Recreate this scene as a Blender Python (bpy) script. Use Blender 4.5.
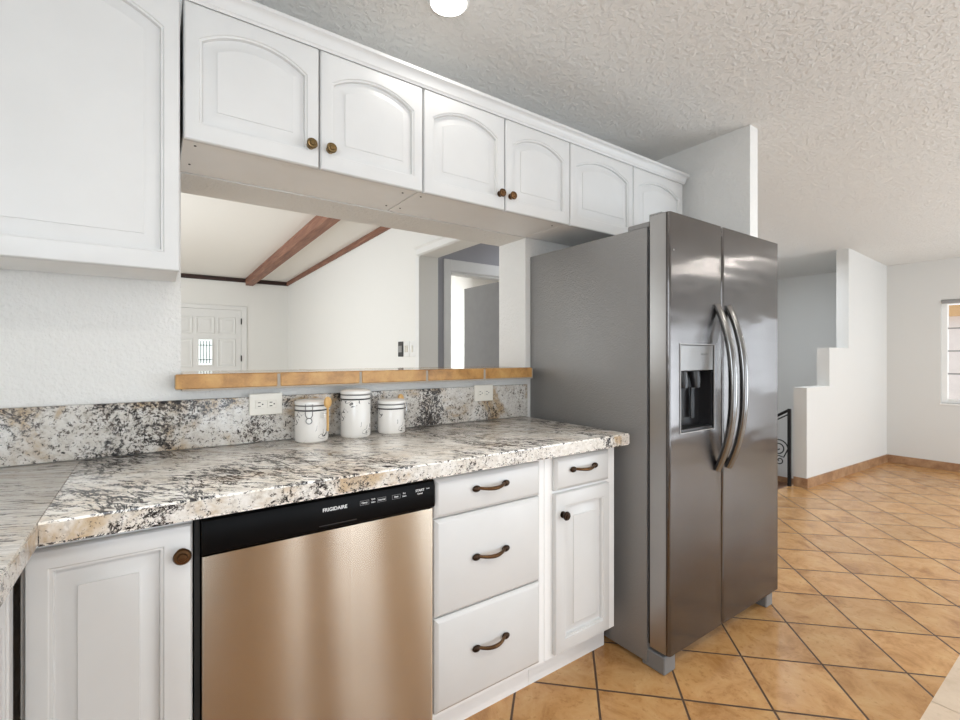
import bpy, bmesh, math, random
from mathutils import Vector, Matrix
random.seed(4)
for o in list(bpy.data.objects): bpy.data.objects.remove(o)
S = bpy.context.scene
C = S.collection
PI = math.pi

# ------------------------------------------------------------------ camera, world, lights, exposure
cd = bpy.data.cameras.new('camera'); cam = bpy.data.objects.new('camera', cd); C.objects.link(cam)
cam.location = (0, 0, 1.22); cam.rotation_euler = (PI/2, 0, math.radians(54.9 - 90))
cd.sensor_width = 36; cd.lens = 36*466.1/960; cd.shift_y = -4.5/960; cd.clip_start = 0.02
S.camera = cam
W = bpy.data.worlds.new('daylight'); S.world = W; W.use_nodes = True
bg = W.node_tree.nodes['Background']; bg.inputs[0].default_value = (0.93, 0.96, 1, 1); bg.inputs[1].default_value = 1.6

def area(name, loc, aim, sx, sy, watts, col=(1, 1, 1), spread=180):
    l = bpy.data.lights.new(name, 'AREA'); l.shape = 'RECTANGLE'; l.size = sx; l.size_y = sy; l.energy = watts; l.color = col
    l.spread = math.radians(spread)
    o = bpy.data.objects.new(name, l); C.objects.link(o); o.location = loc
    o.rotation_euler = (Vector(aim) - Vector(loc)).to_track_quat('-Z', 'Y').to_euler(); return o
DAY = (.79, .895, 1)
area('kitchen_back_fill', (1.95, -2.66, .95), (1.3, 0, 2.6), 1.0, 1.75, 37, DAY)  # added fill behind the camera, tilted up to brighten ceiling and cabinet undersides
area('dishwasher_streak_fill', (.68, -2.66, 1.2), (.4, 0, 2.4), .26, 1.7, 14, DAY)  # narrow added light, placed to streak the dishwasher steel
area('kitchen_left_fill', (-.78, -.65, 1.55), (1.2, .9, 1.75), .95, .85, 27, DAY)  # added fill from the left for kitchen wall, stub wall and fridge side
area('dining_up_fill', (5.2, -2.66, .95), (4.4, 0.2, 2.9), 2.5, 1.75, 134, DAY)  # unseen fill, added low and tilted up to lift the ceiling
area('dining_end_window_light', (7.25, -1.1, 1.3), (4, -1.0, 1.1), 0.7, 1.1, 30, DAY)
area('living_left_fill', (-3.85, 5.2, 1.3), (2, 5.6, 2.4), 4.5, 1.8, 108, (.84, .925, 1))  # added fill beside a windowless wall, brightening the living room
area('living_ceiling_fill', (-1.6, 4.6, 1.2), (0.6, 6.5, 2.9), 1.5, 1.5, 46, (.84, .925, 1))  # no lamp stands here: added fill aimed at the living room ceiling
area('living_jamb_fill', (-2.0, 2.3, 1.4), (1.9, 5, 1.4), 1.6, 1.4, 31, (.86, .93, 1))  # added fill reaching the jamb of the hall opening
area('hall_light', (3.6, 3.6, 2.38), (3.0, 3.7, 0), 0.9, 0.4, 8, (.86, .91, 1))
area('bedroom_light', (4.3, 5.4, 1.5), (2.3, 5.0, 1.5), 0.8, 1.2, 40, (.95, .98, 1))
area('stair_light', (5.2, 2.5, 2.2), (5.4, 2.6, 0), 0.8, 0.5, 20, DAY)

S.view_settings.view_transform = 'Standard'; S.view_settings.look = 'None'
S.view_settings.gamma = 1; S.view_settings.use_curve_mapping = False
S.view_settings.exposure = -0.26

# ------------------------------------------------------------------ materials
def lin(c):
    c /= 255.0
    return c/12.92 if c <= .04045 else ((c + .055)/1.055)**2.4
def rgb(r, g, b): return (lin(r), lin(g), lin(b), 1)
class NT:
    def __init__(s, name):
        s.m = bpy.data.materials.new(name); s.m.use_nodes = True; s.t = s.m.node_tree
        s.b = s.t.nodes['Principled BSDF']
    def n(s, typ, **kw):
        d = s.t.nodes.new(typ)
        for k, v in kw.items(): setattr(d, k, v)
        return d
    def l(s, a, b): s.t.links.new(a, b)
    def put(s, sock, v):
        if isinstance(v, bpy.types.NodeSocket): s.l(v, sock)
        else: sock.default_value = v
    def math(s, op, a, b=None, c=None):
        d = s.n('ShaderNodeMath', operation=op)
        for i, v in enumerate((a, b, c)):
            if v is not None: s.put(d.inputs[i], v)
        return d.outputs[0]
    def pos(s, scale=(1, 1, 1), rot=(0, 0, 0), loc=(0, 0, 0)):
        g = s.n('ShaderNodeNewGeometry'); m = s.n('ShaderNodeMapping')
        m.inputs['Rotation'].default_value = rot; m.inputs['Location'].default_value = loc
        s.l(g.outputs['Position'], m.inputs[0]); k = s.n('ShaderNodeMapping'); k.inputs['Scale'].default_value = scale; s.l(m.outputs[0], k.inputs[0]); return k.outputs[0]
    def objco(s, scale=(1, 1, 1)):
        g = s.n('ShaderNodeTexCoord'); m = s.n('ShaderNodeMapping'); m.inputs['Scale'].default_value = scale
        s.l(g.outputs['Object'], m.inputs[0]); return m.outputs[0]
    def noise(s, vec, scale, detail=3, rough=.55, dist=0):
        d = s.n('ShaderNodeTexNoise'); s.l(vec, d.inputs['Vector']); d.inputs['Scale'].default_value = scale
        d.inputs['Detail'].default_value = detail; d.inputs['Roughness'].default_value = rough; d.inputs['Distortion'].default_value = dist
        return d.outputs[0]
    def ramp(s, fac, stops, interp='LINEAR'):
        d = s.n('ShaderNodeValToRGB'); s.l(fac, d.inputs[0]); e = d.color_ramp; e.interpolation = interp
        while len(e.elements) < len(stops): e.elements.new(.5)
        for k, (p, c) in zip(e.elements, stops):
            k.position = p; k.color = c if len(c) == 4 else (*c, 1)
        return d.outputs[0]
    def smooth(s, fac, a, b):
        d = s.n('ShaderNodeMapRange', interpolation_type='SMOOTHSTEP'); s.l(fac, d.inputs[0])
        d.inputs[1].default_value = a; d.inputs[2].default_value = b; return d.outputs[0]
    def mix(s, fac, a, b):
        d = s.n('ShaderNodeMix', data_type='RGBA'); s.put(d.inputs[0], fac); s.put(d.inputs[6], a); s.put(d.inputs[7], b); return d.outputs[2]
    def bump(s, h, strength, dist=.01):
        d = s.n('ShaderNodeBump'); d.inputs['Strength'].default_value = strength; d.inputs['Distance'].default_value = dist
        s.l(h, d.inputs['Height']); s.l(d.outputs[0], s.b.inputs['Normal']); return d
    def set(s, **kw):
        for k, v in kw.items(): s.put(s.b.inputs[k.replace('_', ' ')], v)
        return s

def plain(name, col, rough=.5, metal=0, coat=0, var=0.03):
    t = NT(name); v = t.noise(t.objco(), 9, 3)
    lo = tuple(x*(1 - var) for x in col[:3]) + (1,); hi = tuple(min(1, x*(1 + var)) for x in col[:3]) + (1,)
    t.set(Base_Color=t.ramp(v, [(.35, lo), (.65, hi)]), Roughness=rough, Metallic=metal, Coat_Weight=coat); return t.m

M = {}
M['cab'] = plain('white_satin_paint', rgb(210, 209, 207), .38, var=.012)
M['cab_box'] = plain('white_cabinet_laminate', rgb(238, 237, 235), .45, var=.012)
M['trim'] = plain('white_trim_paint', rgb(236, 235, 232), .4, var=.01)
def wallmat(name, col, scale, strength, dist=.004):
    t = NT(name); p = t.pos()
    a = t.noise(p, scale, 4, .6); b = t.noise(p, scale*.35, 2)
    h = t.math('ADD', a, t.math('MULTIPLY', b, .7))
    t.set(Base_Color=col, Roughness=.85); t.bump(h, strength, dist); return t.m
M['wall'] = wallmat('painted_plaster', rgb(229, 227, 223), 85, .6, .008)
M['wall_dining'] = wallmat('pale_grey_plaster', rgb(214, 212, 208), 90, .15)
M['leaf'] = plain('shaded_door_paint', rgb(150, 150, 152), .5); M['wall_grey'] = wallmat('grey_hall_paint', rgb(172, 171, 176), 90, .15)  # leaf: the open door's shade is put into its grey colour
M['wall_living'] = wallmat('living_room_plaster', rgb(238, 236, 231), 90, .25)
t = NT('knockdown_ceiling'); p = t.pos()
a = t.smooth(t.noise(p, 42, 4, .62, .4), .46, .62); b = t.noise(p, 130, 3)
t.set(Base_Color=rgb(226, 224, 220), Roughness=.9); t.bump(t.math('ADD', a, t.math('MULTIPLY', b, .45)), .5, .007); M['ceil'] = t.m
M['ceil_living'] = wallmat('living_ceiling_paint', rgb(240, 237, 231), 60, .1)

# floor tiles laid on the diagonal
TILE = .295
def tilemat(name, light, mid, dark, grout, rot, s0, t0, size, gw=.0055, rough=.25):
    t = NT(name); g = t.n('ShaderNodeNewGeometry'); sp = t.n('ShaderNodeSeparateXYZ'); t.l(g.outputs['Position'], sp.inputs[0])
    c, s_ = math.cos(rot), math.sin(rot)
    s = t.math('ADD', t.math('MULTIPLY', sp.outputs[0], c), t.math('MULTIPLY', sp.outputs[1], s_))
    q = t.math('SUBTRACT', t.math('MULTIPLY', sp.outputs[0], s_), t.math('MULTIPLY', sp.outputs[1], c))
    us = t.math('DIVIDE', t.math('SUBTRACT', s, s0), size); uq = t.math('DIVIDE', t.math('SUBTRACT', q, t0), size)
    d = None; cells = []
    for u in (us, uq):
        fr = t.math('FRACT', u); e = t.math('MINIMUM', fr, t.math('SUBTRACT', 1.0, fr)); d = e if d is None else t.math('MINIMUM', d, e)
        cells.append(t.math('FLOOR', u))
    cv = t.n('ShaderNodeCombineXYZ'); t.l(cells[0], cv.inputs[0]); t.l(cells[1], cv.inputs[1])
    wn = t.n('ShaderNodeTexWhiteNoise', noise_dimensions='3D'); t.l(cv.outputs[0], wn.inputs[0])
    off = t.n('ShaderNodeVectorMath', operation='ADD'); t.l(g.outputs['Position'], off.inputs[0])
    sc = t.n('ShaderNodeVectorMath', operation='SCALE'); t.l(wn.outputs['Color'], sc.inputs[0]); sc.inputs['Scale'].default_value = 7; t.l(sc.outputs[0], off.inputs[1])
    n1 = t.noise(off.outputs[0], 7, 7, .68, .5); n2 = t.noise(off.outputs[0], 45, 3, .6)
    col = t.ramp(n1, [(.30, dark), (.5, mid), (.72, light)])
    col = t.mix(t.math('MULTIPLY', t.smooth(n2, .56, .70), .45), col, dark)
    tint = t.math('ADD', .90, t.math('MULTIPLY', wn.outputs['Value'], .18))
    hs = t.n('ShaderNodeHueSaturation'); t.l(col, hs.inputs['Color']); t.l(tint, hs.inputs['Value'])
    gm = t.smooth(d, gw/size*.55, gw/size*1.0)
    t.set(Base_Color=t.mix(gm, grout, hs.outputs[0]), Roughness=t.math('ADD', rough, t.math('MULTIPLY', t.math('SUBTRACT', 1.0, gm), .4)))
    t.bump(t.math('ADD', gm, t.math('MULTIPLY', n1, .25)), .5, .003); return t.m
M['tile'] = tilemat('terracotta_diagonal_tile', rgb(208, 168, 116), rgb(194, 147, 94), rgb(158, 110, 62), rgb(84, 62, 44), PI/4, 2.046, .129, TILE)
M['beige_floor'] = tilemat('pale_beige_tile', rgb(222, 202, 178), rgb(214, 192, 168), rgb(200, 178, 152), rgb(182, 160, 136), 0, 2.7, .13, .45, .004)
def tiletrim(name, light, mid, dark, scale=14, rough=.35):
    t = NT(name); p = t.pos(); n1 = t.noise(p, scale, 5, .65, .3); n2 = t.noise(p, 160, 2)
    c = t.ramp(n1, [(.3, dark), (.5, mid), (.7, light)]); c = t.mix(t.math('MULTIPLY', t.smooth(n2, .6, .7), .35), c, dark)
    t.set(Base_Color=c, Roughness=rough); return t.m
M['ledge_tile'] = tiletrim('ochre_glazed_tile', rgb(206, 162, 102), rgb(190, 142, 82), rgb(150, 106, 60)); M['ledge_top'] = tiletrim('glossy_ledge_top_tile', rgb(206, 172, 126), rgb(190, 152, 104), rgb(160, 122, 82), 14, .10)
M['base_tile'] = tiletrim('brown_baseboard_tile', rgb(182, 148, 114), rgb(160, 122, 90), rgb(128, 92, 64), 9)
M['grout'] = plain('grey_grout', rgb(168, 158, 146), .9)

# granite: cream with charcoal flecks and drawn-out veins
def granite(name, rot, stretch, fleck, vrot, vstretch, vein, tanw, base=1.0, few=0.0, fine=1.0):
    t = NT(name); p0 = t.pos(); ps = t.pos(scale=(1/stretch, 1, 1), rot=(0, 0, rot)); pv = t.pos(scale=(1/vstretch, 1, 1), rot=(0, 0, vrot))
    big = t.noise(p0, 3.6, 4, .6, .6); tan = t.noise(p0, 5.0, 5, .65, .5)
    c = lambda r_, g_, b_: rgb(r_*base, g_*base, b_*base)
    col = t.ramp(t.noise(ps, 26*fine, 5, .72), [(.28, c(192, 183, 170)), (.42, c(228, 221, 211)), (.62, c(246, 242, 236))])
    col = t.mix(t.math('MULTIPLY', t.smooth(tan, .50, .66), tanw), col, c(196, 168, 130))
    col = t.mix(t.math('MULTIPLY', t.smooth(t.noise(ps, 44*fine, 4, .72), .54 + few*.5, .61 + few*.5), .34), col, rgb(150, 140, 130))
    f1 = t.noise(ps, 95*fine, 5, .75, .3); thr = t.math('ADD', f1, t.math('MULTIPLY', t.math('SUBTRACT', big, .5), fleck))
    col = t.mix(t.smooth(thr, .565 + few, .60 + few), col, rgb(84, 76, 70))
    f2 = t.noise(ps, 70*fine, 5, .75, .5); thr = t.math('ADD', f2, t.math('MULTIPLY', t.math('SUBTRACT', big, .5), fleck*1.3))
    col = t.mix(t.smooth(thr, .612 + few, .637 + few), col, rgb(34, 31, 31))
    v1 = t.noise(pv, 9, 6, .75, .7); v2 = t.math('ABSOLUTE', t.math('SUBTRACT', v1, .5))
    vm = t.math('MULTIPLY', t.math('SUBTRACT', 1.0, t.smooth(v2, .008, .034)), t.smooth(big, vein, vein + .06))
    vm = t.math('MULTIPLY', vm, t.smooth(t.noise(pv, 55, 3, .7), .42, .50))
    col = t.mix(vm, col, rgb(36, 34, 35))
    t.set(Base_Color=col, Roughness=.16); return t.m
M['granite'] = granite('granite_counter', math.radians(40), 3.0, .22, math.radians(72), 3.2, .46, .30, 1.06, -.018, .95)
M['granite_leg'] = granite('granite_return', math.radians(24), 7.0, .10, math.radians(24), 6, .62, .35)
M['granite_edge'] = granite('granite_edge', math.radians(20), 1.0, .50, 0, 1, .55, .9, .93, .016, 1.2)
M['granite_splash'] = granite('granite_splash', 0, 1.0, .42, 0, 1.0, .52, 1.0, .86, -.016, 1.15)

# metals
def steel(name, col, rough, aniso, wavy=0.0, wscale=6):
    t = NT(name); tg = t.n('ShaderNodeTangent', direction_type='UV_MAP'); tg.uv_map = 'grain'
    t.l(tg.outputs[0], t.b.inputs['Tangent']); v = t.noise(t.pos(), 5, 4, .6)
    t.set(Base_Color=t.ramp(v, [(.3, tuple(x*.93 for x in col[:3])), (.7, col)]), Metallic=1.0, Roughness=rough, Anisotropic=aniso)
    if wavy: t.bump(t.noise(t.pos(scale=(.5, .5, 1.6)), wscale, 1), wavy, .02)
    return t.m
M['steel'] = steel('brushed_stainless', rgb(106, 102, 100), .22, .97, .12, 7)
M['steel_dw'] = steel('brushed_stainless_panel', rgb(194, 182, 166), .27, .96)
M['steel_edge'] = steel('light_steel_edge', rgb(166, 163, 160), .3, .6); M['steel_handle'] = steel('polished_handle_steel', rgb(126, 124, 122), .2, .3)
t = NT('textured_grey_steel_side'); n = t.noise(t.pos(), 170, 2, .5)
t.set(Base_Color=rgb(138, 136, 134), Metallic=.35, Roughness=.40); t.bump(n, .6, .003); M['fridge_side'] = t.m
M['bronze'] = plain('antique_bronze', rgb(96, 70, 46), .32, .9, var=.25)
M['bronze_dark'] = plain('dark_bronze', rgb(58, 44, 34), .36, .9, var=.2)
M['brass'] = plain('antique_brass', rgb(118, 98, 66), .3, .9, var=.2)
M['black'] = plain('black_gloss_plastic', rgb(9, 9, 10), .3); M['black'].node_tree.nodes['Principled BSDF'].inputs['Specular IOR Level'].default_value = .08
M['black_matte'] = plain('black_matte_finish', rgb(12, 12, 12), .7)  # plain matte black of dishwasher surround, tub and fridge gasket
M['dark_plastic'] = plain('charcoal_plastic', rgb(34, 33, 34), .3)
M['grey_plastic'] = plain('grey_plastic', rgb(150, 148, 146), .4)
M['silver_panel'] = plain('silver_grey_panel', rgb(132, 130, 128), .35, .5); M['foot'] = plain('grey_foot_plastic', rgb(118, 117, 116), .45)
M['iron'] = plain('black_wrought_iron', rgb(20, 19, 19), .45, .3)
M['white_print'] = plain('white_print', rgb(225, 225, 225), .5)
M['dim_print'] = plain('grey_print', rgb(120, 120, 120), .5)
M['plate'] = plain('ivory_plastic', rgb(226, 221, 210), .35)
M['plate_white'] = plain('white_plastic', rgb(236, 235, 232), .35)
M['slot'] = plain('dark_slot', rgb(40, 37, 34), .6)
M['gasket'] = plain('grey_gasket', rgb(128, 126, 124), .6)
M['wire'] = plain('steel_wire', rgb(150, 150, 150), .25, 1)
t = NT('white_marbled_ceramic'); p = t.objco()
a = t.math('ABSOLUTE', t.math('SUBTRACT', t.noise(p, 17, 2, .5, 1.2), .5)); m_ = t.smooth(t.noise(p, 16, 2), .49, .55)
k = t.math('MULTIPLY', t.math('SUBTRACT', 1.0, t.smooth(a, .004, .014)), m_)
t.set(Base_Color=t.mix(k, rgb(232, 228, 222), rgb(66, 62, 62)), Roughness=.22); M['ceramic'] = t.m
M['ceramic_white'] = plain('white_glazed_ceramic', rgb(236, 233, 228), .18)
t = NT('pale_spoon_wood'); t.set(Base_Color=t.ramp(t.noise(t.objco((1, 1, .15)), 120, 3), [(.3, rgb(196, 150, 88)), (.7, rgb(222, 182, 120))]), Roughness=.55); M['spoon'] = t.m
t = NT('stained_beam_wood'); n = t.noise(t.pos(scale=(1, .08, 1)), 30, 5, .65, .5)
t.set(Base_Color=t.ramp(n, [(.3, rgb(104, 66, 50)), (.55, rgb(142, 98, 78)), (.75, rgb(172, 130, 108))]), Roughness=.6); M['beam'] = t.m
t = NT('dark_trim_wood'); n = t.noise(t.pos(scale=(.1, 1, 1)), 30, 4)
t.set(Base_Color=t.ramp(n, [(.3, rgb(34, 20, 16)), (.7, rgb(66, 40, 32))]), Roughness=.6); M['dark_wood'] = t.m
t = NT('oak_stair_wood'); n = t.noise(t.pos(scale=(.2, 1, 1)), 30, 4)
t.set(Base_Color=t.ramp(n, [(.3, rgb(92, 62, 42)), (.7, rgb(128, 90, 62))]), Roughness=.5); M['stair_wood'] = t.m
t = NT('clear_glass'); o_ = t.t.nodes['Material Output']; tr = t.n('ShaderNodeBsdfTransparent'); gl = t.n('ShaderNodeBsdfGlossy'); gl.inputs['Roughness'].default_value = .02
mx = t.n('ShaderNodeMixShader'); mx.inputs[0].default_value = .07; t.l(tr.outputs[0], mx.inputs[1]); t.l(gl.outputs[0], mx.inputs[2]); t.l(mx.outputs[0], o_.inputs[0]); M['glass'] = t.m
M['siding'] = plain('pale_house_siding', rgb(236, 226, 220), .7)
M['tan_board'] = plain('tan_eave_board', rgb(214, 170, 116), .7)
t = NT('lamp_glow'); t.set(Base_Color=(1, 1, 1, 1), Emission_Color=(1, .98, .94, 1), Emission_Strength=5.0); M['lamp'] = t.m

# ------------------------------------------------------------------ mesh helpers
ORG = {}
class MB:
    def __init__(s): s.bm = bmesh.new()
    def _merge(s, b2):
        me = bpy.data.meshes.new('tmp'); b2.to_mesh(me); b2.free(); s.bm.from_mesh(me); bpy.data.meshes.remove(me); return s
    def box(s, x0, x1, y0, y1, z0, z1, bev=0, seg=1):
        b = bmesh.new(); bmesh.ops.create_cube(b, size=1)
        for v in b.verts: v.co = ((x0 + x1)/2 + v.co.x*(x1 - x0), (y0 + y1)/2 + v.co.y*(y1 - y0), (z0 + z1)/2 + v.co.z*(z1 - z0))
        if bev: bmesh.ops.bevel(b, geom=b.edges[:], offset=bev, segments=seg, affect='EDGES', profile=.5)
        return s._merge(b)
    def prism(s, poly, fn):
        # poly: closed outline; fn(p, k) gives the 3-D point at end k
        b = bmesh.new(); A = [b.verts.new(fn(p, 0)) for p in poly]; B = [b.verts.new(fn(p, 1)) for p in poly]; n = len(poly)
        b.faces.new(A); b.faces.new(B[::-1])
        for i in range(n): b.faces.new((A[i], B[i], B[(i+1) % n], A[(i+1) % n]))
        bmesh.ops.recalc_face_normals(b, faces=b.faces[:]); return s._merge(b)
    def loops(s, rings, cap0=True, cap1=True, closed=True):
        b = bmesh.new(); R = [[b.verts.new(p) for p in r] for r in rings]; n = len(R[0])
        for a, c in zip(R, R[1:]):
            for i in range(n if closed else n - 1): b.faces.new((a[i], a[(i+1) % n], c[(i+1) % n], c[i]))
        if cap0: b.faces.new(R[0][::-1])
        if cap1: b.faces.new(R[-1])
        bmesh.ops.recalc_face_normals(b, faces=b.faces[:]); return s._merge(b)
    def lathe(s, prof, c=(0, 0, 0), ax='z', n=32):
        rings = []
        for r, h in prof:
            ring = []
            for i in range(n):
                a = 2*PI*i/n; u, v = max(r, 1e-4)*math.cos(a), max(r, 1e-4)*math.sin(a)
                ring.append({'z': (c[0]+u, c[1]+v, c[2]+h), 'y': (c[0]+u, c[1]-h, c[2]+v), 'x': (c[0]+h, c[1]+u, c[2]+v)}[ax])
            rings.append(ring)
        return s.loops(rings)
    def tube(s, pts, r, n=10, flat=1.0):
        pts = [Vector(p) for p in pts]; rings = []; up = None
        for i, p in enumerate(pts):
            d = (pts[min(i+1, len(pts)-1)] - pts[max(i-1, 0)]).normalized()
            if up is None: up = Vector((0, 0, 1)) if abs(d.z) < .9 else Vector((0, 1, 0))
            a = (up - d*up.dot(d)).normalized(); up = a; b = d.cross(a); ri = r[i] if isinstance(r, (list, tuple)) else r
            rings.append([p + a*ri*math.cos(2*PI*k/n) + b*ri*flat*math.sin(2*PI*k/n) for k in range(n)])
        return s.loops(rings)
    def ball(s, c, rx, ry, rz, n=20):
        b = bmesh.new(); bmesh.ops.create_uvsphere(b, u_segments=n, v_segments=n//2, radius=1)
        for v in b.verts: v.co = (c[0]+v.co.x*rx, c[1]+v.co.y*ry, c[2]+v.co.z*rz)
        return s._merge(b)
    def text(s, body, size, c, fn=None):
        cu = bpy.data.curves.new('t', 'FONT'); cu.body = body; cu.size = size; cu.align_x = 'CENTER'; cu.align_y = 'CENTER'; cu.extrude = .0003; cu.offset = size*.018
        o = bpy.data.objects.new('t', cu); me = bpy.data.meshes.new_from_object(o)
        for v in me.vertices: x, y, z = v.co; v.co = (c[0] + x, c[1] - z, c[2] + y)
        s.bm.from_mesh(me); bpy.data.meshes.remove(me); bpy.data.objects.remove(o); bpy.data.curves.remove(cu); return s
    def panel(s, x0, x1, z0, z1, yf, th=.02, ml=.043, mr=.043, mb=.055, side=None, rise=0, xf=None, field=.028):
        # a raised-panel door: slab with eased edge, routed groove, sloped border and flat field; arched top when rise > 0
        px0, px1, pz0 = x0 + ml, x1 - mr, z0 + mb; zs = side if side is not None else z1 - mb; N = 18 if rise else 2
        h = (px1 - px0)/2; cx = (px0 + px1)/2
        def inner(d):
            hh = h - d; pts = [(cx - hh, pz0 + d), (cx + hh, pz0 + d)]
            for i in range(N + 1):
                x = cx + hh - 2*hh*i/N
                if rise:
                    R = (h*h + rise*rise)/(2*rise); zc = zs + rise - R; z = zc + math.sqrt((R - d)**2 - (x - cx)**2)
                else: z = zs - d
                pts.append((x, z))
            return pts
        def outer(d):
            pts = [(x0 + d, z0 + d), (x1 - d, z0 + d)]
            for i in range(N + 1): pts.append((x1 - d + (x0 - x1 + 2*d)*i/N, z1 - d))
            return pts
        rings = [(outer(0), th), (outer(0), .006), (outer(.003), .0015), (outer(.007), 0), (inner(-.008), 0), (inner(-.006), .003), (inner(-.001), .0038), (inner(.001), .0135), (inner(.007), .0140), (inner(.007 + field), .0025), (inner(.0075 + field), .0005), (inner(.010 + field), .0003)]
        out = []
        for ring, dy in rings:
            q = [(x, yf + dy, z) for x, z in ring]; out.append([xf(p) for p in q] if xf else q)
        return s.loops(out)
    def slab(s, x0, x1, z0, z1, yf, th=.02, xf=None):
        R = []
        for d, dy in ((0, th), (0, .010), (.002, .007), (.010, .0015), (.013, 0)):
            q = [(x0+d, yf+dy, z0+d), (x1-d, yf+dy, z0+d), (x1-d, yf+dy, z1-d), (x0+d, yf+dy, z1-d)]; R.append([xf(p) for p in q] if xf else q)
        return s.loops(R)
    def build(s, name, mat, parent=None, grain=None, smooth=True, origin=None):
        base = ORG.get(parent, Vector((0, 0, 0))) if parent else Vector(origin or (0, 0, 0))
        bmesh.ops.translate(s.bm, verts=s.bm.verts[:], vec=-base)
        me = bpy.data.meshes.new(name); s.bm.to_mesh(me); s.bm.free()
        me.materials.append(mat)
        if smooth: me.shade_smooth(); me.set_sharp_from_angle(angle=math.radians(32))
        if grain:
            uv = me.uv_layers.new(name='grain')
            for lp in me.loops:
                v = me.vertices[lp.vertex_index].co; uv.data[lp.index].uv = (v.x + v.y, v.z) if grain == 'h' else (v.z, v.x + v.y)
        o = bpy.data.objects.new(name, me); C.objects.link(o)
        if parent: o.parent = parent; ORG[o] = base
        else: o.location = base; ORG[o] = base
        return o
def tag(o, label=None, cat=None, group=None, kind=None):
    for k, v in (('label', label), ('category', cat), ('group', group), ('kind', kind)):
        if v: o[k] = v
    return o
def thing(name, label, cat, loc, group=None):
    o = bpy.data.objects.new(name, None); C.objects.link(o); o.location = loc; o.empty_display_size = .05; ORG[o] = Vector(loc)
    return tag(o, label, cat, group)
def struct(o): o['kind'] = 'structure'; return o
def cut(o, x0, x1, y0, y1, z0, z1):
    b = ORG[o]; k = MB().box(x0 - b.x, x1 - b.x, y0 - b.y, y1 - b.y, z0 - b.z, z1 - b.z).build('cutter', M['black']); 
    md = o.modifiers.new('b', 'BOOLEAN'); md.operation = 'DIFFERENCE'; md.object = k; md.solver = 'EXACT'
    k.parent = o.parent; k.location = (0, 0, 0)
    bpy.context.view_layer.update(); ev = o.evaluated_get(bpy.context.evaluated_depsgraph_get())
    me = bpy.data.meshes.new_from_object(ev); o.modifiers.clear(); old = o.data; o.data = me; bpy.data.meshes.remove(old); bpy.data.objects.remove(k)
    me.shade_smooth(); me.set_sharp_from_angle(angle=math.radians(32))

# ------------------------------------------------------------------ the setting
CEIL = 2.41
XB = 6.90                                 # end wall of the dining room
struct(MB().box(-.95, XB + .2, .43, 1.91, -.06, 0).box(-.95, 1.7, -2.8, .43, -.06, 0).build('floor', M['tile']))
struct(MB().box(1.7, XB + .2, -2.8, .43, -.06, 0).build('floor', M['beige_floor']))
struct(MB().box(-4.2, 2.6, 2.03, 9.1, -.06, 0).box(2.0, 4.7, 3.3, 6.2, -.06, 0).build('floor_living', M['beige_floor']))
# kitchen and dining ceiling: flat, then falling to the end wall in two planes
b = MB()
def quad(mb, pts, th=.05):
    return mb.loops([[Vector(p) for p in pts], [Vector(p) + Vector((0, 0, th)) for p in pts]])
quad(b, [(-.95, -2.8, CEIL), (2.9, -2.8, CEIL), (2.9, 3.3, CEIL), (-.95, 3.3, CEIL)] if False else [(-.95, -2.8, CEIL), (2.9, -2.8, CEIL), (2.9, 2.03, CEIL), (-.95, 2.03, CEIL)])
quad(b, [(2.9, -2.8, CEIL), (3.58, -2.8, 2.32), (5.93, 1.90, 2.32), (2.9, 2.03, CEIL)])
quad(b, [(2.9, 2.03, CEIL), (5.93, 1.90, 2.32), (6.53, 3.1, 2.32), (2.6, 3.1, CEIL)])
quad(b, [(3.58, -2.8, 2.32), (XB + .02, -2.8, 2.247), (XB + .02, 1.90, 2.247), (5.93, 1.90, 2.32)])
quad(b, [(5.93, 1.90, 2.32), (XB + .02, 1.90, 2.247), (XB + .02, 3.1, 2.247), (6.53, 3.1, 2.32)])
struct(b.build('ceiling', M['ceil'], smooth=False))
struct(quad(MB(), [(-4.2, 2.03, 2.615), (2.2, 2.03, 2.615), (2.2, 9.1, 2.5375), (-4.2, 9.1, 2.5375)], .06).build('ceiling_living', M['ceil_living'], smooth=False))
struct(MB().box(2.195, 4.7, 3.2, 6.2, 2.44, 2.5).build('ceiling_hall', M['ceil_living']))
# wall with the pass-through; its kitchen face at y 1.81
OL, OR, OZ0, OZ1, WY, WB = .076, 1.555, 1.105, 1.818, 1.81, 2.03
b = MB().box(-.95, OL, WY, WB, 0, 2.6).box(OL, OR, WY, WB, 0, OZ0).box(OL, OR, WY, WB, OZ1, 2.6).box(OR, 2.6, WY, WB, 0, 2.6)
struct(b.build('wall_pass_through', M['wall']))
struct(MB().box(2.52, 2.602, 1.165, WY, 0, CEIL + .02).build('wall_fridge_alcove', M['wall']))
struct(MB().box(-.95, -.83, -2.8, -1.15, 0, CEIL).box(-.95, -.83, -1.15, -.15, 0, 1.1).box(-.95, -.83, -1.15, -.15, 2.02, CEIL).box(-.95, -.83, -.15, WY, 0, CEIL).build('wall_left', M['wall']))
w = struct(MB().box(-.92, -.87, -1.15, -1.10, 1.1, 2.02).box(-.92, -.87, -.20, -.15, 1.1, 2.02).box(-.92, -.87, -1.10, -.20, 1.1, 1.15).box(-.92, -.87, -1.10, -.20, 1.97, 2.02).build('added_window_6', M['trim']))  # unseen window, added on the left to go with its fill light
MB().box(-.897, -.893, -1.10, -.20, 1.15, 1.97).build('pane', M['glass'], w)
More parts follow.
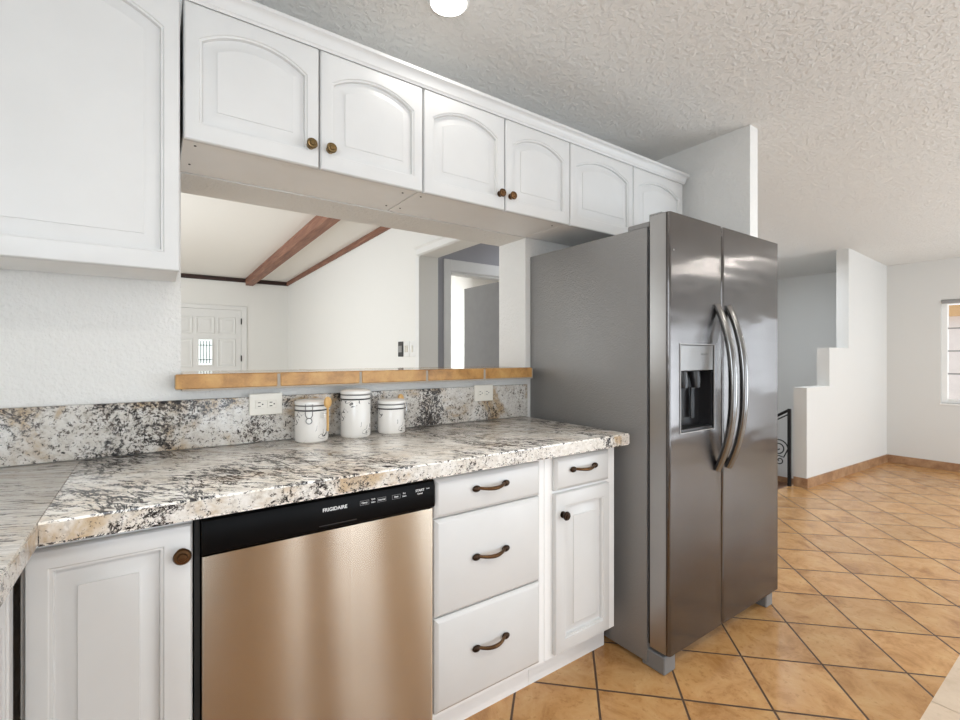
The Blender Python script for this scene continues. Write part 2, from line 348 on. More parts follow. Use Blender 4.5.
# wall behind the camera; its unseen glazed openings are added for fill light
b = MB()
for x0, x1, z0, z1 in ((-.95, .33, 0, 2.45), (.33, .67, 0, .12), (.33, .67, 2.15, 2.45), (.67, 1.44, 0, 2.45), (1.44, 2.46, 0, .05), (1.44, 2.46, 2.15, 2.45), (2.46, 3.9, 0, 2.45), (3.9, 6.5, 0, .05), (3.9, 6.5, 2.2, 2.45), (6.5, 7.1, 0, 2.45)):
    b.box(x0, x1, -2.8, -2.68, z0, z1)
struct(b.build('wall_behind_camera', M['wall_dining']))
# end wall of the dining room, two windows
W1 = (.20, 1.243, .712, 1.813); W2 = (-1.5, -.72, .66, 1.75)
b = MB(); z1 = 2.5
b.box(XB, XB + .18, -2.8, W2[0], 0, z1).box(XB, XB + .18, W2[0], W2[1], 0, W2[2]).box(XB, XB + .18, W2[0], W2[1], W2[3], z1).box(XB, XB + .18, W2[1], W1[0], 0, z1)
b.box(XB, XB + .18, W1[0], W1[1], 0, W1[2]).box(XB, XB + .18, W1[0], W1[1], W1[3], z1).box(XB, XB + .18, W1[1], 3.1, -.6, z1)
struct(b.build('wall_end', M['wall_dining']))
# stepped half wall beside the stairs
poly = [(4.925, 0), (XB, 0), (XB, 2.30), (5.85, 2.37), (5.85, 1.297), (5.402, 1.297), (5.402, .922), (4.925, .922)]
struct(MB().prism(poly, lambda p, k: (p[0], 1.78 + .106*k - .0441*(p[0] - 4.925), p[1])).build('wall_stepped', M['wall_dining']))
struct(MB().box(2.602, XB, 3.0, 3.1, -.6, 2.5).build('wall_stairwell', M['wall_dining']))
struct(MB().box(2.602, 4.6, 1.95, 2.03, -.6, 0).box(2.602, 2.66, 2.03, 3.0, -.6, 2.45).build('wall_stair_side', M['wall_dining']))
# stairs going down to a lower landing behind the half wall
b = MB(); b.box(2.66, XB, 1.911, 2.15, -.22, -.17).box(2.66, XB, 2.15, 2.35, -.40, -.35).box(2.66, XB, 2.35, 3.0, -.56, -.47)
struct(b.build('floor_stairwell', M['stair_wood']))
struct(MB().box(XB - .012, XB, 2.35, 3.0, -.47, -.40).build('baseboard_stairwell', M['base_tile']))
struct(MB().prism([(4.92, 1.768), (4.92, 1.7815), (XB, 1.6943), (XB, 1.681)], lambda p, k: (p[0], p[1], .088*k)).box(4.913, 4.925, 1.768, 1.886, 0, .088, .002).build('baseboard_stepped_wall', M['base_tile']))
struct(MB().box(XB - .012, XB, -2.6, 1.768, 0, .088, .002).build('baseboard_end', M['base_tile']))
struct(MB().box(4.2, 4.9, 1.91, 1.935, -.17, .0).build('trim_1', M['stair_wood']))

def window(name, wx, y0, y1, z0, z1, bars):
    w = struct(MB().box(wx + .03, wx + .09, y0, y0 + .045, z0, z1, .003).box(wx + .03, wx + .09, y1 - .045, y1, z0, z1, .003).box(wx + .03, wx + .09, y0 + .045, y1 - .045, z0, z0 + .045, .003).box(wx + .03, wx + .09, y0 + .045, y1 - .045, z1 - .045, z1, .003).build(name, M['trim']))
    MB().box(wx + .060, wx + .064, y0 + .045, y1 - .045, z0 + .045, z1 - .045).build('pane', M['glass'], w)
    for z in bars: MB().box(wx + .045, wx + .075, y0 + .045, y1 - .045, z - .007, z + .007).build('bar', M['grey_plastic'], w)
    MB().box(wx - .012, wx + .03, y0 - .01, y1 + .01, z0 - .018, z0, .003).build('sill', M['trim'], w)
    return w
w = window('window_1', XB, *W1, (1.51, 1.268, 1.025))
MB().box(XB - .012, XB + .028, W1[0] + .01, W1[1] - .004, W1[3] - .04, W1[3] - .004, .004).build('blind_rail', M['grey_plastic'], w)
window('window_2', XB, *W2, (1.0, 1.2, 1.45))
def window_y(name, wy, x0, x1, z0, z1, bars):
    w = struct(MB().box(x0, x0 + .05, wy, wy + .06, z0, z1).box(x1 - .05, x1, wy, wy + .06, z0, z1).box(x0 + .05, x1 - .05, wy, wy + .06, z0, z0 + .05).box(x0 + .05, x1 - .05, wy, wy + .06, z1 - .05, z1).build(name, M['trim']))
    for x in bars: MB().box(x - .02, x + .02, wy, wy + .06, z0 + .05, z1 - .05).build('bar', M['trim'], w)
    MB().box(x0 + .05, x1 - .05, wy + .028, wy + .032, z0 + .05, z1 - .05).build('pane', M['glass'], w)
window_y('added_window_3', -2.76, 1.44, 2.46, .05, 2.15, (1.95,))  # unseen back door glazing, added with the upward kitchen fill
window_y('added_window_5', -2.76, .33, .67, .12, 2.15, ())  # unseen narrow pane, added with the dishwasher streak light
window_y('added_window_4', -2.76, 3.9, 6.5, .05, 2.2, (4.77, 5.63))  # unseen patio glazing, added with the upward dining fill
# what the end window looks out on: the neighbouring house
h = struct(MB().box(8.6, 8.8, .0, 2.6, 0, 1.734).build('wall_outside', M['siding']))
MB().box(8.5, 8.7, .0, 2.6, 1.734, 1.875).build('eave_board', M['tan_board'], h)

# ------------------------------------------------------------------ living room and hall beyond the pass-through
LX, LY = 2.0, 8.87
HO0, HO1, HZ = 2.45, 3.80, 2.135          # cased opening into the hall
b = MB().box(LX, LX + .19, HO1, LY, 0, 2.62).box(LX, LX + .19, WB, HO0, 0, 2.62).box(LX, LX + .19, HO0, HO1, HZ, 2.62)
struct(b.build('wall_living_right', M['wall_living']))
struct(MB().box(-4.2, 2.19, LY, LY + .15, 0, 2.55).build('wall_living_far', M['wall_living']))
struct(MB().box(-4.2, -4.05, WB, LY, 0, 2.62).build('wall_living_left', M['wall_living']))
struct(MB().box(-4.05, -.95, WB - .1, WB, 0, 2.62).build('wall_living_near', M['wall_living']))
struct(MB().prism([(0, 0), (-.022, .01), (-.03, .055), (-.045, .07), (0, .07)], lambda p, k: (LX + p[0], HO0 + (HO1 + .035 - HO0)*k, HZ - .004 + p[1])).build('trim_2', M['trim']))
struct(MB().box(LX - .012, LX, HO1, HO1 + .07, 0, HZ - .01, .003).build('trim_3', M['trim']))
struct(MB().box(-4.05, LX, LY - .03, LY, 2.47, 2.535).build('trim_4', M['dark_wood']))
struct(MB().prism([(LX - .03, 2.475), (LX, 2.475), (LX, 2.537), (LX - .03, 2.537)], lambda p, k: (p[0], WB + (LY - .03 - WB)*k, p[1] + .074*(1 - k))).build('trim_5', M['beam'], smooth=False))
b = MB(); b.prism([(0, 2.42), (.115, 2.42), (.115, 2.538), (0, 2.538)], lambda p, k: (p[0] + 1.305, WB + (LY - .032 - WB)*k, p[1] + .074*(1 - k)))
tag(b.build('ceiling_beam', M['beam'], origin=(1.2, 5.4, 2.42), smooth=False), 'reddish brown stained wooden beam across the white living room ceiling', 'beam', kind='thing')
# hall wall with a door standing open
HY = 3.93; DX0, DX1, DZ = 2.395, 3.16, 2.05
b = MB().box(LX + .19, DX0, HY, HY + .12, 0, 2.45).box(DX1, 4.6, HY, HY + .12, 0, 2.45).box(DX0, DX1, HY, HY + .12, DZ, 2.45)
struct(b.build('wall_hall', M['wall_grey']))
struct(MB().box(DX0 - .07, DX0, HY - .018, HY, 0, DZ + .115, .004).box(DX1, DX1 + .07, HY - .018, HY, 0, DZ + .115, .004).box(DX0, DX1, HY - .018, HY, DZ, DZ + .115, .004)
       .box(DX0, DX0 + .018, HY, HY + .12, 0, DZ - .018).box(DX1 - .018, DX1, HY, HY + .12, 0, DZ - .018).box(DX0, DX1, HY, HY + .12, DZ - .018, DZ).build('trim_6', M['trim']))
struct(MB().box(2.19, 2.3, HY + .12, 6.2, 0, 2.45).box(4.6, 4.7, 3.1, 6.2, 0, 2.45).box(2.3, 4.6, 6.1, 6.2, 0, 2.45).build('wall_bedroom', M['wall_living']))
d = struct(MB().box(DX1 - .054, DX1 - .019, HY + .125, HY + .125 + .70, .012, DZ - .02, .003).build('door_1', M['leaf']))
MB().lathe([(.0, .05), (.022, .048), (.027, .03), (.012, .018), (.012, 0)], (DX1 - .054, HY + .76, .98), 'x').build('knob', M['brass'], d)
# front door with a small barred light
FX0, FX1, FZ = .18, 1.238, 1.985
struct(MB().box(FX1 + .004, FX1 + .09, LY - .02, LY, 0, FZ + .075, .004).box(FX0 - .09, FX0 - .004, LY - .02, LY, 0, FZ + .075, .004).box(FX0 - .004, FX1 + .004, LY - .02, LY, FZ + .005, FZ + .075, .004).build('trim_7', M['trim']))
d = struct(MB().box(FX0, FX1, LY - .012, LY - .001, .01, FZ).build('door_2', M['trim']))
for i in range(3):
    for j, (za, zb) in enumerate(((.2, .95), (1.03, 1.5), (1.58, 1.86))):
        if i == 1 and j == 1: continue
        x0 = FX0 + .085 + i*.311
        MB().panel(x0, x0 + .265, za, zb, LY - .025, .0128, .02, .02, .02, field=.03).build('door_panel', M['trim'], d)
g = MB().box(.60, .822, LY - .028, LY - .012, 1.05, 1.50).build('door_light', M['trim'], d)
t = NT('daylit_door_glass'); t.set(Base_Color=(.8, .85, .85, 1), Roughness=.1, Emission_Color=(.80, .92, .90, 1), Emission_Strength=1.0); M['daylit'] = t.m
MB().box(.618, .804, LY - .031, LY - .028, 1.07, 1.48).build('pane', M['daylit'], g)
for i in range(4): MB().box(.64 + i*.042, .65 + i*.042, LY - .036, LY - .031, 1.09, 1.46).build('bar', M['iron'], g)
for z in (1.15, 1.39): MB().box(.618, .804, LY - .037, LY - .032, z - .006, z + .006).build('bar', M['iron'], g)
for z in (.3, 1.12, 1.75): MB().box(FX1 - .006, FX1 + .01, LY - .032, LY - .021, z, z + .1).build('hinge', M['black'], d)
# wall plates by the hall opening
def wallplate(y0, y1, name, label, cat, mat, toggles, tm):
    q = thing(name, label, cat, (LX, (y0 + y1)/2, 1.283)); MB().box(LX - .008, LX, y0, y1, 1.208, 1.357, .003).build('plate', mat, q)
    for k in range(toggles):
        y = y0 + (y1 - y0)*(k + 1)/(toggles + 1); MB().box(LX - .016, LX - .008, y - .012, y + .012, 1.25, 1.315, .002).build('toggle', tm, q)
wallplate(4.14, 4.25, 'alarm_keypad', 'small dark keypad on white wall, farthest from the hall opening', 'keypad', M['dark_plastic'], 3, M['grey_plastic'])
wallplate(4.0, 4.12, 'light_switch', 'white double light switch between dark keypad and the other switch', 'light switch', M['plate_white'], 2, M['plate'])
wallplate(3.875, 3.99, 'light_switch', 'white single light switch nearest the hall opening', 'light switch', M['plate_white'], 1, M['plate'])

# ------------------------------------------------------------------ tiled ledge of the pass-through
led = thing('tiled_ledge', 'ochre tiled ledge along the bottom of the pass-through opening', 'ledge', (.8, 1.9, 1.105))
xs = [.054, .365, .664, .957, 1.258, 1.553]
MB().box(.058, OL, 1.753, WY - .001, 1.113, 1.156).box(OL + .001, OR - .001, 1.753, WB + .07, 1.1055, 1.156).build('grout_bed', M['grout'], led)
for a, c in zip(xs, xs[1:]):
    MB().box(a + .005, c - .005, 1.75, 1.762, 1.112, 1.160, .003).build('edge_tile', M['ledge_tile'], led)
for a, c in zip([OL + .002, .22, .515, .81, 1.105, 1.40], [.22, .515, .81, 1.105, 1.40, OR - .002]):
    MB().box(a + .0025, c - .0025, 1.766, WB + .07, 1.153, 1.160, .002).build('top_tile', M['ledge_top'], led)

# ------------------------------------------------------------------ upper cabinets
UF, UB = 1.485, 1.505
def knob(x, y, z, parent, mat, r=.0165):
    return MB().lathe([(.0, .030), (r*.45, .0295), (r*.55, .026), (r*.85, .0255), (r, .021), (r*.9, .016), (.007, .012), (.006, .004), (.012, .002), (.012, 0)], (x, y, z), 'y', 24).build('knob', mat, parent)
def upper(label, x0, x1, z0, doors, knobs, box_x1=None):
    q = thing('upper_cabinet', label, 'cabinet', ((x0 + x1)/2, 1.8, z0))
    MB().box(x0 + .002, x1 - .002, UB, WY - .007, z0 + .012, 2.22, .0015).build('body', M['cab_box'], q)
    for i, (a, c) in enumerate(doors):
        d = MB().panel(a + .0025, c - .0025, z0, 2.182, UF, .0185, side=2.084, rise=.045 if c - a < .46 else .06).build('door', M['cab'], q)
        if knobs: knob(knobs[i][0], UF, knobs[i][1], d, M['brass'] if z0 > 1.7 and x0 < .5 else M['bronze'])
    return q
upper('tall white upper cabinet with one arched panel, bottom lower than the others', -.40, .063, 1.446, [(-.40, .063)], [])
ua = upper('short white upper cabinet above the pass-through beside the tall cabinet', .067, .797, 1.808, [(.067, .430), (.430, .797)], [(.401, 1.871), (.461, 1.872)])
ub = upper('short white upper cabinet in the middle, between corner and fridge cabinets', .797, 1.542, 1.808, [(.797, 1.170), (1.170, 1.542)], [(1.140, 1.868), (1.196, 1.868)])
uc = upper('short white upper cabinet hanging over the refrigerator', 1.542, 2.438, 1.808, [(1.542, 1.995), (1.995, 2.438)], [])
upper('white upper cabinet round the corner to the side of the tall one', -.828, -.402, 1.446, [(-.828, -.402)], [])
for q, sp in ((ua, ((.10, 1.56), (.095, 1.72), (.755, 1.57), (.765, 1.74))), (ub, ((.83, 1.57), (.825, 1.74), (1.51, 1.57)))):
    for x, y in sp: MB().lathe([(.0035, 0), (.0035, .002)], (x, y, 1.8185), 'z', 10).build('screw', M['slot'], q)
# crown moulding over the cabinets, mitred at its free end
prof = [(0, 2.180), (-.003, 2.180), (-.005, 2.186), (-.008, 2.189), (-.009, 2.199), (-.013, 2.210), (-.019, 2.218), (-.024, 2.221), (-.024, 2.232), (0, 2.232)]
b = MB(); E = 2.440
b.loops([[(-.828, UF + .0 + d, z) for d, z in prof], [(E - d, UF + d, z) for d, z in prof], [(E - d, WY - .002, z) for d, z in prof]])
tag(b.build('crown_molding', M['cab'], origin=(.8, UF, 2.16)), 'white crown molding along the top of the upper cabinets', 'molding', kind='thing')

# ------------------------------------------------------------------ base cabinets
BF, BB, ZC = 1.205, 1.225, .866
def pull(x, y, z, parent):
    w = .058; pts = []; r = []
    for i in range(17):
        u = -1 + i/8; pts.append((x + u*w*.92, y - .006 - .022*(1 - abs(u)**2.2), z - .004*(1 - u*u) + .002)); r.append(.0042 + .0022*(1 - abs(u))**.7)
    h = MB().tube(pts, r, 10); h.ball((x, y - .028, z - .002), .018, .0065, .0062)
    p = h.build('handle', M['bronze'], parent)
    for s in (-1, 1): MB().ball((x + s*w, y - .006, z), .0155, .008, .0105).build('rosette', M['bronze_dark'], p)
def base_box(q, x0, x1, xt=None):
    MB().box(x0, x1, BB, WY - .03, .13, ZC - .001, .001).build('body', M['cab_box'], q)
    MB().box(x0, xt or x1, 1.308, 1.33, 0, .13).build('toe_kick', M['cab_box'], q)
q = thing('base_cabinet', 'white corner base cabinet with one raised-panel door left of the dishwasher', 'cabinet', (-.06, 1.5, 0))
base_box(q, -.205, .074)
d = MB().panel(-.198, .071, .145, .848, BF, .019, .042, .058, .045).build('door', M['cab'], q); knob(.0525, BF, .788, d, M['bronze'], .0175)
q = thing('base_cabinet', 'white base cabinet with three drawers right of the dishwasher', 'cabinet', (.9, 1.5, 0)); base_box(q, .6835, 1.139)
for za, zb, zh in ((.733, .850, .808), (.436, .729, .594), (.149, .432, .308)):
    d = MB().slab(.686, 1.106, za, zb, BF, .0195).build('drawer', M['cab'], q); pull(.888, BF, zh - .005, d)
q = thing('base_cabinet', 'narrow white base cabinet with drawer over door beside the refrigerator', 'cabinet', (1.32, 1.5, 0)); base_box(q, 1.1405, 1.521, 1.558)
d = MB().slab(1.178, 1.471, .733, .850, BF, .0195).build('drawer', M['cab'], q); pull(1.319, BF, .803, d)
d = MB().panel(1.178, 1.471, .145, .722, BF, .0195, .055, .045, .055).build('door', M['cab'], q); knob(1.212, BF, .646, d, M['bronze_dark'], .0165)
# run along the left wall
q = thing('base_cabinet', 'white base cabinet under the left return counter, cut by the frame', 'cabinet', (-.5, .3, 0))
MB().box(-.80, -.228, -.9, 1.196, .13, ZC - .001, .001).build('body', M['cab_box'], q)
MB().box(-.33, -.31, -.9, 1.17, 0, .13).build('toe_kick', M['cab_box'], q)
xf = lambda p: (-.208 - (p[1] - 0.0), p[0], p[2])
for a in (.73, .26, -.21, -.68):
    d = MB().panel(a, a + .462, .145, .848, 0.0, .0195, xf=xf).build('door', M['cab'], q)
    MB().lathe([(.0, .030), (.008, .0295), (.014, .0255), (.0165, .021), (.007, .012), (.006, .004), (.012, 0)], (-.208, a + .042, .79), 'x', 24).build('knob', M['bronze'], d)

# ------------------------------------------------------------------ granite
def counter(name, label, x0, x1, y0, y1, top, edges):
    q = thing(name, label, 'countertop', ((x0 + x1)/2, (y0 + y1)/2, .868))
    MB().box(x0, x1, y0, y1, .868, .914, .0025, 2).build('slab', top, q)
    return q
q = counter('granite_countertop', 'speckled cream granite countertop over dishwasher and drawers', -.1725, 1.535, 1.165, 1.7895, M['granite'], None)
MB().box(-.170, 1.537, 1.1632, 1.1652, .8735, .9085).box(1.5345, 1.5365, 1.1652, 1.785, .8735, .9085).build('edge', M['granite_edge'], q)
q = counter('granite_countertop', 'streaked granite countertop of the left return, ending at the corner seam', -.826, -.1727, -.92, 1.7895, M['granite_leg'], None)
MB().box(-.1731, -.1711, -.92, 1.162, .8735, .9085).build('edge', M['granite_edge'], q)
tag(MB().box(-.826, 1.553, 1.790, WY - .0005, .9145, 1.075, .002).build('granite_backsplash', M['granite_splash'], origin=(.4, 1.8, .9145)), 'low granite backsplash strip with black clusters along the kitchen wall', 'backsplash')

# ------------------------------------------------------------------ outlets
def outlet(x0, x1, z0, z1, label):
    y = 1.7895; q = thing('wall_outlet', label, 'outlet', ((x0 + x1)/2, y, z0)); MB().box(x0, x1, y - .006, y, z0, z1, .002).build('plate', M['plate'], q)
    cx = (x0 + x1)/2; cz = (z0 + z1)/2
    for s in (-1, 1):
        r = MB().box(cx + s*.019 - .015, cx + s*.019 + .015, y - .0085, y - .006, cz - .014, cz + .014, .001).build('receptacle', M['plate'], q)
        MB().box(cx + s*.019 - .008, cx + s*.019 + .001, y - .0092, y - .0085, cz + .005, cz + .0075).box(cx + s*.019 - .008, cx + s*.019 + .001, y - .0092, y - .0085, cz - .0075, cz - .005).box(cx + s*.019 + .005, cx + s*.019 + .0095, y - .0092, y - .0085, cz - .002, cz + .002).build('slots', M['slot'], r)
outlet(.275, .383, 1.010, 1.086, 'ivory wall outlet above the counter, left of the canisters')
outlet(1.222, 1.330, 1.006, 1.082, 'ivory wall outlet above the counter, right of the canisters near the refrigerator')

# ------------------------------------------------------------------ canisters with clamp lids
def canister(x, y, r, h, ang, label, holder=None):
    q = thing('ceramic_canister', label, 'canister', (x, y, .9143), 'marbled canisters on the counter'); c = (x, y, .9143)
    hb = h - .040
    MB().lathe([(r*.93, 0), (r*.985, .004), (r, .012), (r, hb - .004), (r*.97, hb), (r*.955, hb + .002)], c).build('jar', M['ceramic'], q)
    MB().lathe([(r*.95, hb), (r*1.0, hb + .0015), (r*1.0, hb + .005), (r*.95, hb + .0065)], c).build('wire_band', M['slot'], q)
    MB().lathe([(r*.90, hb + .003), (r*.99, hb + .006), (r*1.01, hb + .010), (r*.99, hb + .0165), (r*.92, hb + .018)], c).build('neck_ring', M['ceramic_white'], q)
    MB().lathe([(r*.95, hb + .0165), (r*.97, hb + .018), (r*.97, hb + .0205), (r*.94, hb + .022)], c).build('gasket', M['gasket'], q)
    MB().lathe([(r*.93, hb + .021), (r*1.02, hb + .023), (r*1.03, hb + .028), (r*1.0, hb + .0335), (r*.85, hb + .038), (r*.5, hb + .0398), (0, hb + .040)], c).build('lid', M['ceramic_white'], q)
    ca, sa = math.cos(ang), math.sin(ang); b = MB()
    def P(t, d, z): return (x + ca*d - sa*t, y + sa*d + ca*t, .9143 + z)
    for s in (-.012, .012): b.tube([P(s, r*1.02, hb + .026), P(s, r*1.06, hb + .012), P(s, r*1.05, hb - .012), P(s*.5, r*1.03, hb - .022)], .0013, 6)
    b.tube([P(.010*math.cos(a), r*1.04, hb - .032 + .010*math.sin(a)) for a in [2*PI*i/16 for i in range(17)]], .0014, 6)
    b.build('wire_clasp', M['wire'], q)
    if holder is not None:
        ca, sa = math.cos(holder), math.sin(holder); b = MB(); zc = .9143 + hb - .014
        b.loops([[(x + ca*d - sa*tt, y + sa*d + ca*tt, z) for d, tt in ((r*.97, -.010), (r + .021, -.010), (r + .021, .010), (r*.97, .010))] for z in (zc - .007, zc + .007)])
        b.build('spoon_holder', M['ceramic_white'], q)
        hx, hy = x + ca*(r + .026), y + sa*(r + .026)
        s = MB(); z0, z1 = zc - .055, zc + .030
        s.tube([(hx, hy, z0), (hx, hy, zc), (hx, hy, z1)], [.0042, .004, .0038], 10); s.ball((hx, hy, z1 + .016), .014, .0075, .020)
        return s, (hx, hy, z0)
CAMDIR = lambda x, y: math.atan2(-y, -x)
s, o_ = canister(.470, 1.724, .0575, .149, CAMDIR(.470, 1.724) - .15, 'white marbled canister of medium height with clamp lid and spoon, nearest the left outlet', math.radians(-66))
tag(s.build('wooden_spoon', M['spoon'], origin=o_), 'little wooden spoon held on the side of the left canister', 'spoon')
canister(.634, 1.727, .0555, .179, math.radians(-20), 'tallest white marbled canister with clamp lid in the middle of the three')
s, o_ = canister(.782, 1.727, .0545, .134, math.radians(-45), 'shortest white marbled canister with clamp lid, furthest along toward the refrigerator', math.radians(38))
tag(s.build('wooden_spoon', M['spoon'], origin=o_), 'little wooden spoon peeking out behind the shortest canister', 'spoon')

# ------------------------------------------------------------------ dishwasher
q = thing('dishwasher', 'stainless steel dishwasher with black control strip under the granite counter', 'dishwasher', (.38, 1.5, 0))
MB().box(.0765, .6815, 1.232, 1.76, .1, .862).build('tub', M['black_matte'], q)
MB().box(.0765, .0865, 1.212, 1.232, .06, .862).box(.0865, .6815, 1.212, 1.232, .855, .862).build('surround', M['black_matte'], q)
prof = [(1.228, .773), (1.205, .773), (1.199, .778), (1.197, .790), (1.198, .835), (1.202, .850), (1.209, .8545), (1.228, .8545)]
cp = MB().prism(prof, lambda p, k: (.089 + (.6795 - .089)*k, p[0], p[1])).build('control_panel', M['black'], q)
MB().text('FRIGIDAIRE', .0125, (.385, 1.1968, .826)).build('brand_lettering', M['white_print'], cp)
def label(lines):
    m = MB()
    for tx, sz, x, z in lines: m.text(tx, sz, (x, 1.1968, z))
    m.build('button_label', M['white_print'], cp)
for x, tx in ((.464, 'Heavy'), (.513, 'Normal'), (.556, 'Heat')):
    m = MB(); m.box(x - .012, x + .012, 1.1964, 1.1970, .8315, .8325).box(x - .012, x + .012, 1.1964, 1.1970, .8205, .8215).box(x - .0125, x - .0115, 1.1964, 1.1970, .8205, .8325).box(x + .0115, x + .0125, 1.1964, 1.1970, .8205, .8325)
    m.build('button_outline', M['dim_print'], cp); label([(tx, .0065, x, .8265)])
label([('Cycle', .005, .4885, .832), ('Select', .005, .4885, .824)]); label([('Dry', .005, .5805, .832), ('Select', .005, .5805, .824)])
label([('START', .0095, .630, .832), ('Cancel', .006, .630, .823)]); label([('Lock', .005, .656, .834)])
MB().box(.345, .442, 1.1962, 1.1972, .786, .788).build('vent_slot', M['dark_plastic'], cp)
dp = MB(); prof = [(.0885, 1.230), (.0885, 1.212), (.0905, 1.207), (.096, 1.205), (.6705, 1.205), (.677, 1.207), (.6795, 1.212), (.6795, 1.230)]
dp.prism(prof, lambda p, k: (p[0], p[1], .115 + (.770 - .115)*k)).build('door_panel', M['steel_dw'], q, grain='v')
MB().box(.09, .6795, 1.29, 1.31, 0, .11).build('kick_plate', M['black'], q)

# ------------------------------------------------------------------ refrigerator
FX0_, FX1_, SPL = 1.585, 2.487, 1.966
q = thing('refrigerator', 'tall stainless side-by-side refrigerator with ice dispenser at the counter end', 'refrigerator', (2.04, 1.45, 0))
MB().box(FX0_, FX1_, 1.118, 1.8085, .018, 1.725, .004, 2).build('body', M['fridge_side'], q)
MB().box(FX0_ + .012, FX1_ - .012, 1.102, 1.118, .09, 1.715).build('gasket', M['black_matte'], q)
def fdoor(name, x0, x1):
    r = .012; b = MB(); poly = [(x0, 1.102), (x0, 1.02 + r)]
    for i in range(1, 6): a = PI/2*i/6; poly.append((x0 + r - r*math.cos(a), 1.02 + r - r*math.sin(a)))
    poly.append((x0 + r, 1.02)); poly.append((x1 - r, 1.02))
    for i in range(1, 6): a = PI/2*i/6; poly.append((x1 - r + r*math.sin(a), 1.02 + r - r*math.cos(a)))
    poly += [(x1, 1.02 + r), (x1, 1.102)]
    return b.prism(poly, lambda p, k: (p[0], p[1], .088 + (1.762 - .088)*k)).build(name, M['steel'], q, grain='h')
fz = fdoor('freezer_door', 1.584, SPL - .003); rd = fdoor('fridge_door', SPL + .003, 2.492)
DXa, DXb, DZa, DZb = 1.655, 1.896, .922, 1.262
cut(fz, DXa, DXb, 1.0, 1.088, DZa, DZb)
if 'grain' not in fz.data.uv_layers:
    uv = fz.data.uv_layers.new(name='grain')
    for lp in fz.data.loops: v = fz.data.vertices[lp.vertex_index].co; uv.data[lp.index].uv = (v.x + v.y, v.z)
MB().box(1.5815, 1.5842, 1.034, 1.102, .090, 1.760).build('door_edge', M['steel_edge'], fz, grain='v')
ds = MB().box(DXa, DXb, 1.080, 1.087, DZa, DZb).box(DXa, DXa + .008, 1.024, 1.080, DZa, 1.155).box(DXb - .008, DXb, 1.024, 1.080, DZa, 1.155).build('dispenser', M['dark_plastic'], fz)
MB().box(DXa + .001, DXb - .001, 1.0215, 1.080, 1.160, DZb - .001, .002).build('control_panel', M['silver_panel'], ds)
MB().text('FRIGIDAIRE', .011, (1.83, 1.0213, 1.225)).build('brand_lettering', M['dim_print'], ds)
b = MB(); e = .004
b.box(DXa - e, DXb + e, 1.017, 1.024, DZb, DZb + e).box(DXa - e, DXb + e, 1.017, 1.024, DZa - e, DZa).box(DXa - e, DXa, 1.017, 1.024, DZa, DZb).box(DXb, DXb + e, 1.017, 1.024, DZa, DZb)
b.build('bezel', M['grey_plastic'], ds)
for x in (1.725, 1.815):
    b = MB(); b.tube([(x, 1.058, 1.154), (x, 1.052, 1.12), (x, 1.050, 1.09)], [.022, .020, .016], 14); b.build('spout', M['dark_plastic'], ds)
    b = MB(); b.loops([[(x + sx*w, 1.070 - dy, z) for sx, dy in ((-1, 0), (1, 0), (1, .006), (-1, .006))] for z, w in ((1.09, .010), (1.02, .014), (.965, .012))]); b.build('paddle', M['dark_plastic'], ds)
MB().box(DXa + .008, DXb - .008, 1.022, 1.080, DZa, DZa + .012, .002).build('drip_tray', M['dark_plastic'], ds)
def fhandle(x, par):
    pts = []; 
    for i in range(33):
        u = -1 + i/16; pts.append((x, 1.018 - .066*(1 - abs(u)**2.4), 1.087 + u*.342))
    h = MB(); h.tube(pts, [.0135 + .003*(1 - abs(-1 + i/16)) for i in range(33)], 14, 1.25); h.build('handle', M['steel_handle'], par, grain='v')
fhandle(1.918, fz); fhandle(2.010, rd)
for x0, x1 in ((1.592, 1.675), (2.405, 2.485)):
    hc = MB().box(x0, x1, 1.112, 1.215, 1.725, 1.746, .003).build('hinge_cover', M['fridge_side'], q)
    MB().box(x0 + .004, x1 - .02, 1.060, 1.112, 1.763, 1.773, .003).box(x0 + .004, x1 - .02, 1.104, 1.116, 1.744, 1.773, .002).build('hinge', M['grey_plastic'], hc)
MB().box(FX0_ + .07, FX1_ - .07, 1.12, 1.14, .012, .085).build('toe_grille', M['dark_plastic'], q)
for x0, x1 in ((1.590, 1.664), (2.424, 2.487)):
    MB().box(x0, x1, 1.045, 1.145, .0005, .070, .004).build('foot_cover', M['foot'], q)
for x0 in (1.62, 2.40): MB().box(x0, x0 + .05, 1.70, 1.76, .0005, .036).build('rear_roller', M['dark_plastic'], q)
MB().lathe([(.004, .0006), (.0045, 0)], (1.612, 1.02, 1.62), 'y', 12).build('door_plug', M['silver_panel'], fz)

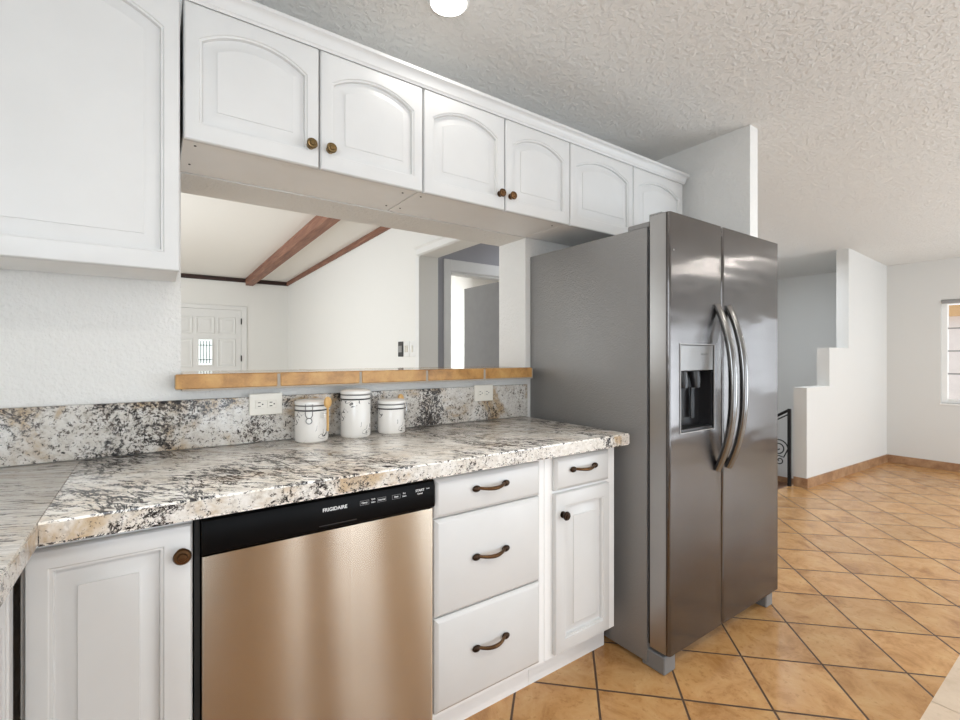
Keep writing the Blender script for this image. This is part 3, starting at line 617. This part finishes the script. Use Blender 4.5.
# ------------------------------------------------------------------ stair railing of wrought iron
q = thing('stair_railing', 'black wrought iron stair railing with scrolls beside the stepped half wall', 'railing', (4.88, 1.9, 0))
RX = 4.872
MB().box(RX - .013, RX + .013, 1.889, 1.915, -.17, .722, .002).build('post', M['iron'], q)
MB().tube([(RX, 1.902, .712), (RX, 2.05, .62), (RX, 2.42, .39)], .013, 8).tube([(RX, 1.905, .672), (RX, 2.05, .582), (RX, 2.42, .352)], .006, 8).build('top_rail', M['iron'], q)
MB().box(RX - .013, RX + .013, 2.40, 2.426, -.46, .39, .002).build('post', M['iron'], q)
def spiral(cy, cz, r0, turns, a0, sgn=1):
    pts = []
    for i in range(48):
        u = i/47; a = a0 + sgn*turns*2*PI*u; r = r0*(1 - .82*u); pts.append((RX, cy + r*math.cos(a), cz + r*math.sin(a)))
    return pts
MB().tube(spiral(1.998, .345, .085, 1.9, PI, -1), .0055, 8).build('scroll', M['iron'], q)
MB().tube(spiral(1.985, .225, .045, 1.4, PI/2, -1), .005, 8).build('scroll', M['iron'], q)
MB().tube([(RX, 1.915, .34), (RX, 1.95, .26), (RX, 1.985, .268)], .0055, 8).build('scroll_stem', M['iron'], q)
MB().tube(spiral(2.2, .1, .085, 1.9, PI, -1), .0055, 8).build('scroll', M['iron'], q)
for yb in (2.11, 2.30): MB().tube([(RX, yb, .58 - (yb - 2.05)*.62), (RX, yb, -.3)], .006, 8).build('baluster', M['iron'], q)

# ------------------------------------------------------------------ ceiling lights
def downlight(x, y, zc, r, label, watts):
    q = thing('ceiling_light', label, 'ceiling light', (x, y, zc), 'ceiling lights')
    MB().lathe([(r*1.12, 0), (r*1.12, -.006), (r*1.0, -.010), (r*.98, 0)], (x, y, zc)).build('ring', M['trim'], q)
    MB().lathe([(r*.98, -.008), (r*.95, -.012), (r*.7, -.016), (r*.3, -.018), (0, -.0185)], (x, y, zc)).build('diffuser', M['lamp'], q)
    l = bpy.data.lights.new('bulb', 'AREA'); l.shape = 'DISK'; l.size = r*2; l.energy = watts; l.color = (1, .97, .92)
    o = bpy.data.objects.new('bulb', l); C.objects.link(o); o.location = (0, 0, -.03); o.parent = q
downlight(.812, 1.338, CEIL, .062, 'small round glowing ceiling light close above the upper cabinets', 1.2)
downlight(.42, -.5, CEIL, .10, 'round glowing ceiling light over the kitchen aisle behind the viewer', 14)
downlight(2.2, -.5, CEIL, .10, 'round glowing ceiling light by the kitchen entrance behind the viewer', 14)  # unseen lamp, added to light the kitchen
downlight(5.2, -.95, 2.285, .12, 'round glowing ceiling light over the dining floor, out of frame', 22)
